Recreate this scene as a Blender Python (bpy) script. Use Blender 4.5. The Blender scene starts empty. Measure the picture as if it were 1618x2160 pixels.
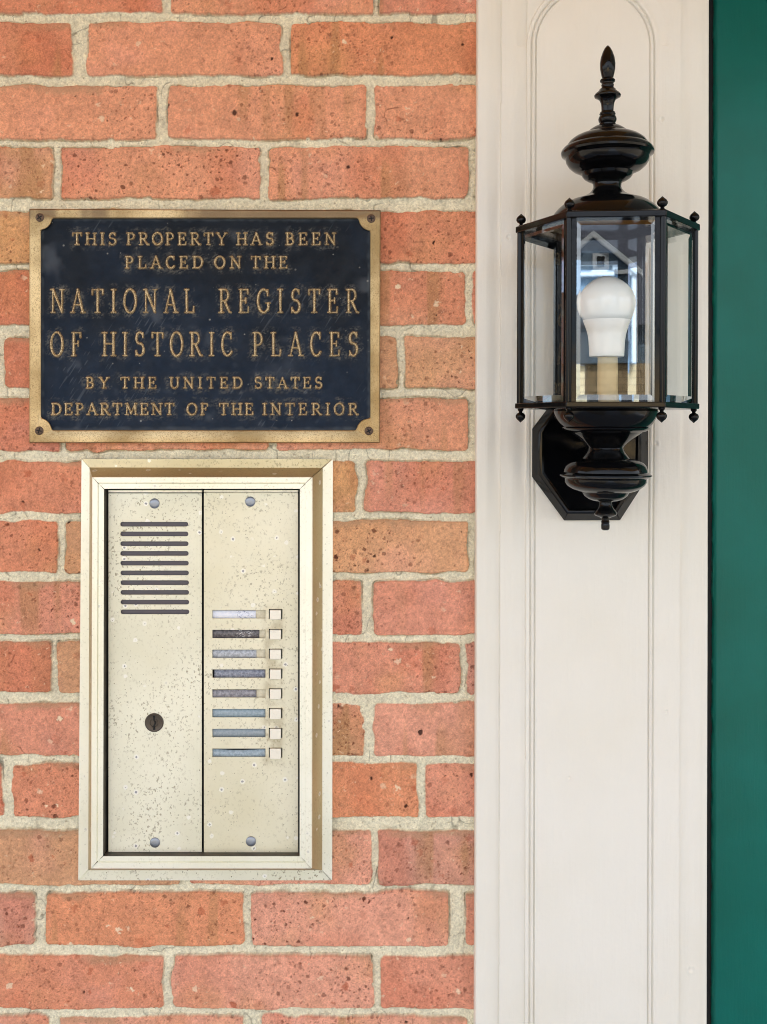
import bpy, bmesh, math, random
import numpy as np
from mathutils import Vector

# ------------------------------------------------------------------ camera, world, sun, exposure
S = bpy.context.scene
COL = S.collection
R = math.radians
SC = 0.00052                 # metres per photograph pixel on the brick face (one course = 130 px = 67.7 mm)
DC = 2300 * SC               # camera to brick face
CX, CY = 809.0, 900.0        # where the eye level meets the wall
Z0 = 1.47                    # height of the picture's middle
ZC = Z0 + (1080 - CY) * SC   # eye height

cam = bpy.data.objects.new("camera", bpy.data.cameras.new("camera"))
COL.objects.link(cam)
cam.location = (0, -DC, ZC)
cam.rotation_euler = (R(90), 0, 0)
cam.data.sensor_fit = 'VERTICAL'
cam.data.sensor_height = 36
cam.data.lens = 36 * 2300 / 2160
cam.data.shift_y = -(1080 - CY) / 2160
cam.data.clip_start = 0.01
cam.data.clip_end = 2000
S.camera = cam

SUN_EL, SUN_AZ = 46, 22      # degrees; azimuth measured clockwise from +y (the wall faces -y)
world = bpy.data.worlds.new("World"); S.world = world
world.use_nodes = True
wn = world.node_tree.nodes; wl = world.node_tree.links
bg = wn["Background"]
sky = wn.new("ShaderNodeTexSky"); sky.sky_type = 'NISHITA'; sky.sun_disc = False
sky.sun_elevation = R(SUN_EL); sky.sun_rotation = R(SUN_AZ)
sky.air_density = 1.0; sky.dust_density = 4.0; sky.ozone_density = 0.6
hs_ = wn.new("ShaderNodeHueSaturation"); hs_.inputs["Saturation"].default_value = 0.4      # sky desaturated to balance out its blue cast
wl.new(sky.outputs[0], hs_.inputs["Color"]); wl.new(hs_.outputs[0], bg.inputs[0]); bg.inputs[1].default_value = 0.13
sl = bpy.data.lights.new("sun", 'SUN'); sl.energy = 3.0; sl.angle = R(0.5); sl.color = (1.0, 0.93, 0.82)
sun = bpy.data.objects.new("sun", sl); COL.objects.link(sun)
_d = Vector((math.sin(R(SUN_AZ)) * math.cos(R(SUN_EL)), math.cos(R(SUN_AZ)) * math.cos(R(SUN_EL)), math.sin(R(SUN_EL))))
sun.rotation_euler = _d.to_track_quat('Z', 'Y').to_euler()
sun.location = (0, -6, 8)
S.view_settings.view_transform = 'Standard'; S.view_settings.look = 'None'
S.view_settings.exposure = 2.24
S.cycles.filter_width = 1.0; S.view_settings.gamma = 1
S.render.engine = 'CYCLES'
S.cycles.use_denoising = True
S.cycles.max_bounces = 8; S.cycles.transparent_max_bounces = 24

# ------------------------------------------------------------------ helpers
def P(px, py, d=0.0):
    k = SC * (DC - d) / DC
    return ((px - CX) * k, -d, ZC + (CY - py) * k)

def lin(c):
    return tuple(((x / 255) / 12.92 if x / 255 <= .04045 else ((x / 255 + .055) / 1.055) ** 2.4) for x in c[:3])

def tag(o, label=None, cat=None, group=None, kind=None):
    if label: o["label"] = label
    if cat: o["category"] = cat
    if group: o["group"] = group
    if kind: o["kind"] = kind
    return o

def empty(name, loc, label, cat):
    o = bpy.data.objects.new(name, None); COL.objects.link(o)
    o.location = loc; o.empty_display_size = 0.05
    tag(o, label, cat)
    return o

def origin(o):
    v = Vector((0, 0, 0))
    while o is not None:
        v += Vector(o.location); o = o.parent
    return v

def link(name, me, mat, parent=None, smooth=None):
    """me is in world coordinates; shifted so that it sits right under its parent."""
    o = bpy.data.objects.new(name, me); COL.objects.link(o)
    if mat is not None:
        for m in (mat if isinstance(mat, (list, tuple)) else [mat]):
            me.materials.append(m)
    if parent is not None:
        org = origin(parent)
        n = len(me.vertices); a = np.empty(n * 3, np.float32)
        me.vertices.foreach_get("co", a); a = a.reshape(-1, 3) - np.array(org, np.float32)
        me.vertices.foreach_set("co", a.ravel())
        o.parent = parent
    if smooth is not None:
        me.shade_smooth()
        if smooth < 180: me.set_sharp_from_angle(angle=R(smooth))
    me.update()
    return o

def mesh_py(name, V, F):
    me = bpy.data.meshes.new(name); me.from_pydata([tuple(v) for v in V], [], F); me.validate(); me.update()
    return me

def mesh_np(name, co, quads, cols=None, attrs=None, uv=None):
    me = bpy.data.meshes.new(name)
    n, f = len(co), len(quads)
    me.vertices.add(n); me.vertices.foreach_set("co", co.astype(np.float32).ravel())
    me.loops.add(f * 4); me.loops.foreach_set("vertex_index", quads.astype(np.int32).ravel())
    me.polygons.add(f)
    me.polygons.foreach_set("loop_start", np.arange(0, f * 4, 4, dtype=np.int32))
    me.update(calc_edges=True)
    if cols is not None:
        a = me.color_attributes.new("Col", 'FLOAT_COLOR', 'POINT')
        c = np.ones((n, 4), np.float32); c[:, :3] = cols
        a.data.foreach_set("color", c.ravel())
    for k, v in (attrs or {}).items():
        a = me.attributes.new(k, 'FLOAT', 'POINT'); a.data.foreach_set("value", v.astype(np.float32).ravel())
    return me

def grid_quads(nz, nx, off=0):
    i = np.arange(nz * nx).reshape(nz, nx) + off
    # rows go down (v grows downwards), faces look towards -y
    return np.stack([i[1:, :-1], i[1:, 1:], i[:-1, 1:], i[:-1, :-1]], -1).reshape(-1, 4)

class MB:
    def __init__(s): s.V = []; s.F = []
    def add(s, V, F):
        o = len(s.V); s.V += [tuple(v) for v in V]; s.F += [tuple(i + o for i in f) for f in F]; return s
    def box(s, a, b):
        (x0, y0, z0), (x1, y1, z1) = a, b
        x0, x1 = sorted((x0, x1)); y0, y1 = sorted((y0, y1)); z0, z1 = sorted((z0, z1))
        V = [(x, y, z) for z in (z0, z1) for y in (y0, y1) for x in (x0, x1)]
        F = [(0, 2, 3, 1), (4, 5, 7, 6), (0, 1, 5, 4), (2, 6, 7, 3), (0, 4, 6, 2), (1, 3, 7, 5)]
        return s.add(V, F)
    def lathe(s, prof, c=(0, 0, 0), n=48, axis='z'):
        """prof: (r, h) pairs along the axis; c: base point."""
        V = []; F = []
        m = len(prof)
        for (r, h) in prof:
            for k in range(n):
                a = 2 * math.pi * k / n
                p = (r * math.cos(a), r * math.sin(a), h)
                if axis == 'y': p = (p[0], -h, p[1])      # h grows towards the viewer
                V.append((c[0] + p[0], c[1] + p[1], c[2] + p[2]))
        for j in range(m - 1):
            for k in range(n):
                a, b = j * n + k, j * n + (k + 1) % n
                F.append((a, b, b + n, a + n))
        if prof[0][0] > 1e-6: F.append(tuple(range(n))[::-1])
        if prof[-1][0] > 1e-6: F.append(tuple((m - 1) * n + k for k in range(n)))
        return s.add(V, F)
    def tube(s, pts, r, n=16):
        V = []; F = []
        pts = [Vector(p) for p in pts]
        for i, p in enumerate(pts):
            t = (pts[min(i + 1, len(pts) - 1)] - pts[max(i - 1, 0)]).normalized()
            u = t.orthogonal().normalized() if i == 0 else (u - t * u.dot(t)).normalized()
            w = t.cross(u)
            rr = r[i] if isinstance(r, (list, tuple)) else r
            for k in range(n):
                a = 2 * math.pi * k / n
                V.append(p + u * (rr * math.cos(a)) + w * (rr * math.sin(a)))
        for j in range(len(pts) - 1):
            for k in range(n):
                a, b = j * n + k, j * n + (k + 1) % n
                F.append((a, b, b + n, a + n))
        F.append(tuple(range(n))[::-1]); F.append(tuple((len(pts) - 1) * n + k for k in range(n)))
        return s.add(V, F)
    def loops(s, L, close_last=False, close_first=False):
        """successive closed loops with the same number of points, bridged by quads."""
        n = len(L[0]); V = [p for l in L for p in l]; F = []
        for j in range(len(L) - 1):
            for k in range(n):
                a, b = j * n + k, j * n + (k + 1) % n
                F.append((a, b, b + n, a + n))
        if close_last: F.append(tuple((len(L) - 1) * n + k for k in range(n)))
        if close_first: F.append(tuple(range(n))[::-1])
        return s.add(V, F)
    def mesh(s, name, fix=True):
        me = mesh_py(name, s.V, s.F)
        if fix:
            bm = bmesh.new(); bm.from_mesh(me)
            bmesh.ops.remove_doubles(bm, verts=bm.verts, dist=1e-6)
            bmesh.ops.recalc_face_normals(bm, faces=bm.faces)
            bm.to_mesh(me); bm.free()
        return me
    def obj(s, name, mat, parent=None, smooth=None, fix=True):
        return link(name, s.mesh(name, fix), mat, parent, smooth)

def bevelled(o, w=0.001, seg=2):
    m = o.modifiers.new("bevel", 'BEVEL'); m.width = w; m.segments = seg; m.limit_method = 'ANGLE'; m.angle_limit = R(40)
    return o

# numpy noise in photograph pixels --------------------------------------------------------------
def _h(ix, iy, seed):
    x = (ix.astype(np.int64) * 374761393 + iy.astype(np.int64) * 668265263 + seed * 1274126177) & 0xFFFFFFFF
    x = ((x ^ (x >> 13)) * 1274126177) & 0xFFFFFFFF
    x = ((x ^ (x >> 16)) * 2246822519) & 0xFFFFFFFF
    x = x ^ (x >> 13)
    return (x & 0xFFFFFF).astype(np.float64) / 0xFFFFFF

def vn(u, v, sc, seed):
    x, y = u / sc, v / sc
    ix, iy = np.floor(x), np.floor(y); fx, fy = x - ix, y - iy
    fx = fx * fx * (3 - 2 * fx); fy = fy * fy * (3 - 2 * fy)
    a, b = _h(ix, iy, seed), _h(ix + 1, iy, seed); c, d = _h(ix, iy + 1, seed), _h(ix + 1, iy + 1, seed)
    return ((a * (1 - fx) + b * fx) * (1 - fy) + (c * (1 - fx) + d * fx) * fy) * 2 - 1

def fbm(u, v, sc, seed, o=3):
    t = 0; a = 1; n = 0
    for k in range(o):
        t = t + a * vn(u, v, sc / 2 ** k, seed + k * 17); n += a; a *= .55
    return t / n

def spots(u, v, cell, prob, r0, r1, seed, sq=1.0):
    """max over random discs of (radius - distance); also a random number of that disc."""
    best = np.full(u.shape, -1e3); rid = np.zeros(u.shape)
    ix, iy = np.floor(u / cell), np.floor(v / cell)
    for dx in (-1, 0, 1):
        for dy in (-1, 0, 1):
            jx, jy = ix + dx, iy + dy
            ex = _h(jx, jy, seed) < prob
            r = r0 + (r1 - r0) * _h(jx, jy, seed + 3) ** 3
            d = np.hypot(u - (jx + _h(jx, jy, seed + 1)) * cell, (v - (jy + _h(jx, jy, seed + 2)) * cell) * sq)
            val = np.where(ex, r - d, -1e3)
            m = val > best
            best = np.where(m, val, best); rid = np.where(m, _h(jx, jy, seed + 4), rid)
    return best, rid

def sst(a, b, x):
    t = np.clip((x - a) / (b - a), 0, 1); return t * t * (3 - 2 * t)

# materials -------------------------------------------------------------------------------------
class NT:
    def __init__(s, name):
        s.m = bpy.data.materials.new(name); s.m.use_nodes = True
        s.t = s.m.node_tree; s.n = s.t.nodes; s.b = s.n["Principled BSDF"]
        s.tc = s.n.new("ShaderNodeTexCoord")
    def new(s, typ, **kw):
        n = s.n.new(typ)
        for k, v in kw.items(): setattr(n, k, v)
        return n
    def put(s, node, i, val):
        if isinstance(val, bpy.types.NodeSocket): s.t.links.new(val, node.inputs[i])
        elif isinstance(val, tuple) and len(val) == 3 and node.inputs[i].type == 'RGBA': node.inputs[i].default_value = (*val, 1)
        else: node.inputs[i].default_value = val
    def noise(s, scale, detail=4, rough=.55, vec=None, stretch=None):
        vec = vec or s.tc.outputs["Object"]
        if stretch:
            mp = s.new("ShaderNodeMapping"); s.put(mp, 0, vec); mp.inputs["Scale"].default_value = stretch; vec = mp.outputs[0]
        n = s.new("ShaderNodeTexNoise"); s.put(n, "Vector", vec)
        s.put(n, "Scale", scale); s.put(n, "Detail", detail); s.put(n, "Roughness", rough)
        return n.outputs["Fac"]
    def voro(s, scale, rnd=1.0, vec=None, out="Distance"):
        n = s.new("ShaderNodeTexVoronoi"); s.put(n, "Vector", vec or s.tc.outputs["Object"])
        s.put(n, "Scale", scale); s.put(n, "Randomness", rnd)
        return n.outputs[out]
    def ramp(s, fac, a, b, lo=0.0, hi=1.0):
        n = s.new("ShaderNodeMapRange"); n.interpolation_type = 'SMOOTHSTEP'
        s.put(n, 0, fac); s.put(n, 1, a); s.put(n, 2, b); s.put(n, 3, lo); s.put(n, 4, hi)
        return n.outputs[0]
    def math(s, op, a, b=0.0):
        n = s.new("ShaderNodeMath", operation=op); s.put(n, 0, a); s.put(n, 1, b); return n.outputs[0]
    def mix(s, fac, a, b, mode='MIX'):
        n = s.new("ShaderNodeMix", data_type='RGBA', blend_type=mode)
        s.put(n, 0, fac); s.put(n, 6, a); s.put(n, 7, b); return n.outputs[2]
    def bump(s, h, strength=.3, dist=.001):
        n = s.new("ShaderNodeBump"); s.put(n, "Strength", strength); s.put(n, "Distance", dist); s.put(n, "Height", h)
        s.put(s.b, "Normal", n.outputs[0]); return n
    def set(s, **kw):
        names = dict(col="Base Color", rough="Roughness", metal="Metallic", ior="IOR", spec="Specular IOR Level", coat="Coat Weight", coatr="Coat Roughness")
        for k, v in kw.items(): s.put(s.b, names[k], v)
        return s
    def attr(s, name):
        n = s.new("ShaderNodeAttribute"); n.attribute_name = name; return n

M = {}
def simple(name, col, rough=.5, metal=0., bump=None, var=.0, **kw):
    t = NT(name); c = lin(col)
    if var:
        f = t.noise(60, 4)
        cc = t.mix(t.ramp(f, .35, .65), tuple(x * (1 - var) for x in c), tuple(min(1, x * (1 + var)) for x in c))
    else: cc = c
    t.set(col=cc, rough=rough, metal=metal, **kw)
    if bump: t.bump(t.noise(bump[0], 3), bump[1], bump[2])
    M[name] = t.m
    return t.m

# masonry: colour measured per brick, carried on the mesh; sand grain from nodes
t = NT("masonry")
a = t.attr("Col")
g = t.noise(900, 3)
g2 = t.noise(2600, 2)
c = t.mix(.45, a.outputs["Color"], t.mix(1.0, a.outputs["Color"], t.mix(t.ramp(g, .3, .7), (.72, .70, .68), (1.3, 1.3, 1.3)), 'MULTIPLY'))
t.set(col=c, rough=.9, spec=.25)
t.bump(t.math('ADD', g, g2), .35, .0006)
M["masonry"] = t.m

# cream painted wood
t = NT("cream_paint")
st = t.noise(14, 3, .5, stretch=(40, 1, 1.2))
bl = t.noise(5, 3)
c = t.mix(t.ramp(bl, .3, .7), lin((229, 225, 214)), lin((233, 230, 222)))
t.set(col=c, rough=.42, spec=.4)
t.bump(t.math('ADD', t.math('MULTIPLY', st, .8), t.noise(240, 2)), .34, .0006)
M["cream"] = t.m

t = NT("green_door_paint")
st = t.noise(20, 3, .5, stretch=(18, 1, 1.5)); op = t.noise(420, 2)
t.set(col=t.mix(t.ramp(t.noise(8, 3), .3, .7), lin((6, 98, 86)), lin((8, 106, 96))), rough=.36, spec=.22, coat=.06, coatr=.2)
t.bump(t.math('ADD', t.math('MULTIPLY', st, .7), t.math('MULTIPLY', op, .35)), .5, .0008)
M["door"] = t.m

# black enamel of the lantern
t = NT("black_enamel")
t.set(col=(.0025, .0027, .0033), rough=t.ramp(t.noise(120, 3), .3, .7, .07, .16), spec=.26)
t.bump(t.noise(300, 2), .05, .0004)
M["enamel"] = t.m

# bronze of the plaque border
t = NT("worn_bronze")
sp = t.noise(1100, 2); big = t.noise(14, 4)
sep = t.new("ShaderNodeSeparateXYZ"); t.put(sep, 0, t.tc.outputs["Object"])
up = t.ramp(sep.outputs[2], .114, .119)                       # brown film left along the top rail
film = t.math('MULTIPLY', up, t.ramp(t.noise(11, 3, stretch=(1, 1, .1)), .42, .50))
c = t.mix(t.ramp(big, .3, .7), lin((142, 118, 78)), lin((206, 182, 138)))
c = t.mix(t.ramp(sp, .50, .66, 0, .6), c, lin((120, 98, 64)))
c = t.mix(t.math('MULTIPLY', film, .9), c, lin((112, 92, 68)))
vs = t.voro(420); c = t.mix(t.ramp(vs, .10, .17, .7, 0), c, lin((86, 66, 40)))
t.set(col=c, rough=t.ramp(sp, .3, .7, .28, .46), metal=.75)
t.bump(t.math('ADD', sp, t.math('MULTIPLY', big, .5)), .25, .0004)
M["bronze"] = t.m

t = NT("letter_bronze")
sp = t.noise(900, 2)
t.set(col=t.mix(t.ramp(sp, .4, .62), lin((216, 194, 152)), lin((140, 114, 78))), rough=.4, metal=.35)
t.bump(sp, .2, .0003)
M["letters"] = t.m

t = NT("navy_field")
a = t.attr("Col")
t.set(col=a.outputs["Color"], rough=t.ramp(t.noise(70, 4), .3, .7, .35, .6), spec=.14)
t.bump(t.math('ADD', t.noise(500, 3), t.math('MULTIPLY', t.noise(60, 3), .6)), .22, .0007)
M["navy"] = t.m

# champagne anodised aluminium, pitted and spotted
def champagne(name, dens=1.0, metal=.55, base=((222, 214, 184), (234, 228, 204))):
    t = NT(name)
    oi = t.new("ShaderNodeObjectInfo")
    mp = t.new("ShaderNodeMapping"); t.put(mp, 0, t.tc.outputs["Object"])
    wob = t.new("ShaderNodeTexNoise"); t.put(wob, "Vector", t.tc.outputs["Object"]); t.put(wob, "Scale", 420.0)
    v = t.new("ShaderNodeVectorMath", operation='SCALE'); t.put(v, 0, wob.outputs["Color"]); v.inputs["Scale"].default_value = .0022
    v2 = t.new("ShaderNodeVectorMath", operation='ADD'); t.put(v2, 0, t.tc.outputs["Object"]); t.put(v2, 1, v.outputs[0]); vec = v2.outputs[0]
    cl = t.noise(7, 3)                                                     # blotchy yellowing
    c = t.mix(t.ramp(cl, .3, .7), lin(base[0]), lin(base[1]))
    fine = t.noise(430, 3, stretch=(1, 1, .75)); den = t.noise(11, 3)
    f = t.math('MULTIPLY', t.ramp(fine, .55, .70), t.ramp(den, .40, .60, .15, .8))
    c = t.mix(t.math('MULTIPLY', f, dens), c, lin((150, 140, 112)))
    def spot(scale, thr, col, keep, k):
        n = t.new("ShaderNodeTexVoronoi"); t.put(n, "Vector", vec); t.put(n, "Scale", scale)
        sepc = t.new("ShaderNodeSeparateColor"); t.put(sepc, 0, n.outputs["Color"])
        on = t.ramp(sepc.outputs[k], 1 - keep, 1 - keep + .02)
        rad = t.math('MULTIPLY', t.ramp(n.outputs["Distance"], thr * .75, thr, 1, 0), on)
        return t.math('MULTIPLY', rad, dens)
    c = t.mix(t.math('MULTIPLY', spot(86, .27, None, .26, 0), .85), c, lin((244, 242, 232)))   # pale halo
    c = t.mix(t.math('MULTIPLY', spot(86, .13, None, .26, 0), .9), c, lin((132, 132, 140)))   # its grey eye
    c = t.mix(t.math('MULTIPLY', spot(190, .17, None, .34, 1), .85), c, lin((118, 112, 92)))
    c = t.mix(t.math('MULTIPLY', spot(310, .2, None, .26, 2), .7), c, lin((128, 122, 100)))
    if 'button' in name:                                                  # greasy smudge left by fingers
        sp3 = t.new("ShaderNodeSeparateXYZ"); t.put(sp3, 0, t.tc.outputs["Object"])
        gx_ = t.ramp(t.math('ABSOLUTE', t.math('SUBTRACT', sp3.outputs[0], .0765)), .006, .016, 1, 0)
        gz_ = t.ramp(t.math('ABSOLUTE', t.math('ADD', sp3.outputs[2], .015)), .075, .095, 1, 0)
        gm = t.math('MULTIPLY', t.math('MULTIPLY', gx_, gz_), t.ramp(t.noise(90, 4), .35, .65, .1, .6))
        c = t.mix(gm, c, lin((172, 160, 128)))
    t.set(col=c, rough=t.ramp(fine, .3, .7, .38, .52), metal=metal)
    t.bump(t.math('ADD', t.noise(900, 2), t.math('MULTIPLY', fine, .5)), .1, .0004)
    M[name] = t.m
champagne("champagne_panel", 1.0, .3, ((222, 219, 196), (238, 236, 217))); champagne("champagne_button_panel", .85, .3, base=((220, 214, 186), (236, 232, 210)))
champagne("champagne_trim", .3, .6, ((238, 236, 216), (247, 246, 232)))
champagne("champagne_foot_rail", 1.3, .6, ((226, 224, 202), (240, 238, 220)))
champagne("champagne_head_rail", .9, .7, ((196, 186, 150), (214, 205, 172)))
champagne("brown_slope", .5, .45, ((166, 148, 108), (186, 168, 126)))  # sloped faces get a browner tone than flange and trim
champagne("champagne_key", .15, .3, ((236, 230, 214), (240, 236, 224)))
simple("shaded_rebate", (84, 79, 70), .6, .3, var=.2)  # inner rail walls coloured dark, standing in for shade in the gap
simple("dark_gap", (12, 11, 10), .8)
simple("zinc_screw", (150, 156, 166), .38, .8, (700, .3, .0004))
simple("dark_screw", (92, 74, 62), .45, .6, (600, .4, .0005))
simple("lock_metal", (82, 72, 62), .42, .4, (600, .3, .0003))
simple("gap_black", (9, 10, 12), .7)
simple("bulb_glass", (250, 252, 249), .18, var=.0, spec=.5, coat=.5)
simple("bulb_body", (251, 252, 248), .32)
simple("brass_sleeve", (196, 180, 140), .45)
simple("floor_concrete", (138, 148, 160), .85, bump=(200, .4, .002), var=.12)
simple("ceiling_board", (252, 190, 100), .7, var=.06)
simple("tan_gravel", (146, 139, 126), .95, bump=(60, 1, .03), var=.2)
simple("asphalt", (84, 84, 88), .9, bump=(90, .6, .01), var=.12)
simple("blue_siding", (112, 138, 160), .7, var=.05)
simple("white_trim", (206, 216, 224), .55)
simple("slate_roof", (92, 98, 112), .85, var=.2)
t = NT("tan_block")
br = t.new("ShaderNodeTexBrick"); mp = t.new("ShaderNodeMapping"); mp.inputs["Rotation"].default_value = (R(90), 0, 0)
t.put(mp, 0, t.tc.outputs["Object"]); t.put(br, "Vector", mp.outputs[0])
t.put(br, "Color1", lin((200, 180, 142))); t.put(br, "Color2", lin((186, 164, 126))); t.put(br, "Mortar", lin((160, 142, 112)))
t.put(br, "Scale", 1.0); br.inputs["Brick Width"].default_value = .42; br.inputs["Row Height"].default_value = .17; t.put(br, "Mortar Size", .016)
t.set(col=br.outputs["Color"], rough=.9); M["tan_block"] = t.m
simple("window_dark", (18, 22, 28), .08)
simple("trunk_bark", (92, 72, 58), .95, bump=(40, 1, .02), var=.2)
simple("autumn_leaf", (150, 104, 74), .8, var=.3)

t = NT("grille_mesh")
mp = t.new("ShaderNodeMapping"); t.put(mp, 0, t.tc.outputs["Object"]); mp.inputs["Rotation"].default_value = (0, R(45), 0)
v = t.voro(760, 0.0, mp.outputs[0])
t.set(col=t.mix(t.ramp(v, .30, .48), (.004, .004, .005), lin((92, 88, 94))), rough=.5, metal=.5)
M["grille"] = t.m

# pane glass: clear, with the mirror image of whatever stands outside
t = NT("pane_glass")
n = t.n; out = n["Material Output"]
tr = t.new("ShaderNodeBsdfTransparent"); tr.inputs[0].default_value = (.99, .998, .994, 1)
gl = t.new("ShaderNodeBsdfGlossy"); gl.inputs["Roughness"].default_value = 0.0; gl.inputs[0].default_value = (1, 1, 1, 1)
geo = t.new("ShaderNodeNewGeometry"); dt = t.new("ShaderNodeVectorMath", operation='DOT_PRODUCT')
t.put(dt, 0, geo.outputs["Normal"]); t.put(dt, 1, geo.outputs["Incoming"])
cs = t.math('SUBTRACT', 1.0, t.math('ABSOLUTE', dt.outputs["Value"]))
fres = t.math('ADD', .045, t.math('MULTIPLY', .955, t.math('POWER', cs, 5.0)))      # both faces of the pane
mx = t.new("ShaderNodeMixShader")
t.put(mx, 0, fres); t.put(mx, 1, tr.outputs[0]); t.put(mx, 2, gl.outputs[0])
t.t.links.new(mx.outputs[0], out.inputs[0])
M["glass"] = t.m
t = NT("ground_glass_edge")                     # the bevel cut round each pane bends what stands behind it
rf = t.new("ShaderNodeBsdfRefraction"); rf.inputs["IOR"].default_value = 1.16; rf.inputs["Roughness"].default_value = 0.0
rf.inputs[0].default_value = (.97, .985, .98, 1)
gl = t.new("ShaderNodeBsdfGlossy"); gl.inputs["Roughness"].default_value = 0.02
mx = t.new("ShaderNodeMixShader"); mx.inputs[0].default_value = .16
t.put(mx, 1, rf.outputs[0]); t.put(mx, 2, gl.outputs[0]); t.t.links.new(mx.outputs[0], t.n["Material Output"].inputs[0])
M["glass_edge"] = t.m
simple("back_panel", (128, 142, 158), .02, 1.0)

# ------------------------------------------------------------------ the ground and the porch
def slab(name, a, b, mat, kind=None, label=None, cat=None, parent=None):
    o = MB().box(a, b).obj(name, mat, parent); tag(o, label, cat, None, kind); return o

slab("porch_floor", (-3.2, -1.85, -.12), (3.6, .3, 0), M["floor_concrete"], "structure")
gnd = MB().add([(-400, -400, -.3), (400, -400, -.3), (400, 400, -.3), (-400, 400, -.3)], [(0, 1, 2, 3)]).obj("ground", M["tan_gravel"]); tag(gnd, kind="structure")
slab("path", (-.4, -9.0, -.29), (1.4, -1.86, -.27), M["floor_concrete"], "structure")
slab("road", (-200, -16, -.29), (200, -9.01, -.28), M["asphalt"], "structure")
pr = empty("added_porch_roof", (.2, -.9, 2.5), "unseen flat porch roof added to shade the wall, its warm ceiling tinting the light", "porch roof")
MB().box((-3.2, -1.60, 2.66), (3.6, .3, 2.70)).obj("ceiling_board", M["ceiling_board"], pr)  # added out of view; warms the light on the upper wall
MB().box((-3.25, -1.65, 2.705), (3.65, .3, 2.9)).obj("roof_slab", M["slate_roof"], pr)
MB().box((-3.2, -1.64, 2.58), (3.6, -1.56, 2.655)).obj("beam", M["white_trim"], pr)

# ------------------------------------------------------------------ the brick wall
PAL = dict(o=(213, 142, 112), r=(201, 118, 90), d=(190, 98, 72), p=(214, 145, 126), t=(205, 152, 112), b=(188, 138, 102),
           m=(190, 130, 118), k=(205, 128, 108), g=(208, 126, 88), y=(198, 146, 92))
ROWS = [
 (-92, 28, [(-520, -110, 'r'), (-92, 345, 'r'), (362, 787, 'o'), (800, 1228, 'k')]),
 (46, 158, [(-280, 150, 'r'), (181, 594, 'o'), (612, 1040, 'g')]),
 (179, 292, [(-110, 330, 'o'), (354, 775, 'o'), (792, 1210, 'o')]),
 (308, 418, [(-320, 108, 'b'), (130, 548, 'o'), (567, 989, 'o'), (1006, 1400, 'r')]),
 (445, 555, [(-160, 340, 'y'), (360, 775, 'r'), (795, 1220, 'r')]),
 (571, 685, [(-340, 105, 'd'), (125, 545, 'r'), (565, 983, 'o'), (998, 1400, 'k')]),
 (709, 818, [(8, 430, 'd'), (450, 838, 'b'), (855, 1270, 't')]),
 (840, 949, [(-300, 126, 'd'), (142, 565, 'o'), (583, 987, 'o'), (1010, 1400, 'r')]),
 (973, 1081, [(-120, 310, 'r'), (330, 752, 'y'), (770, 1190, 'k')]),
 (1098, 1208, [(-310, 120, 'r'), (137, 560, 'b'), (580, 988, 't'), (1006, 1400, 'r')]),
 (1226, 1338, [(-90, 330, 'k'), (350, 763, 'k'), (788, 1200, 'k')]),
 (1354, 1462, [(-310, 107, 'd'), (121, 540, 'b'), (560, 970, 'k'), (983, 1400, 'm')]),
 (1484, 1594, [(-80, 340, 'k'), (360, 766, 'b'), (788, 1200, 'p')]),
 (1610, 1724, [(-400, 6, 'd'), (27, 440, 'r'), (460, 880, 'g'), (897, 1300, 'k')]),
 (1753, 1867, [(-50, 380, 'b'), (400, 783, 'p'), (797, 1200, 'm')]),
 (1884, 1996, [(-350, 72, 'm'), (95, 515, 'g'), (531, 946, 'p'), (982, 1400, 'k')]),
 (2017, 2128, [(-80, 343, 'r'), (362, 788, 'p'), (803, 1210, 'k')]),
 (2146, 2258, [(-310, 100, 'p'), (123, 515, 'p'), (555, 985, 'p'), (1003, 1400, 'p')]),
]
random.seed(5)
BR = []
for (v0, v1, row) in ROWS:
    for (a, b, k) in row: BR.append((a, b, v0, v1, k))
    x = row[0][0] - 18
    while x > -3400:
        BR.append((x - 418, x, v0 + 1, v1 - 1, random.choice("ooorrkpdtbm"))); x -= 436
    x = row[-1][1] + 18
    while x < 6200:
        BR.append((x, x + 418, v0 + 1, v1 - 1, random.choice("ooorrkpdtbm"))); x += 436
for base, sgn in ((-92, -1), (2146, 1)):
    for k in range(1, 16):
        v0 = base + sgn * k * 130
        if v0 < -2200 or v0 > 4000: break
        x = -3400 + (k % 2) * 218 + random.uniform(-12, 12)
        while x < 6200:
            BR.append((x, x + 419, v0, v0 + 112, random.choice("ooorrkpdtbm"))); x += 436

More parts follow.
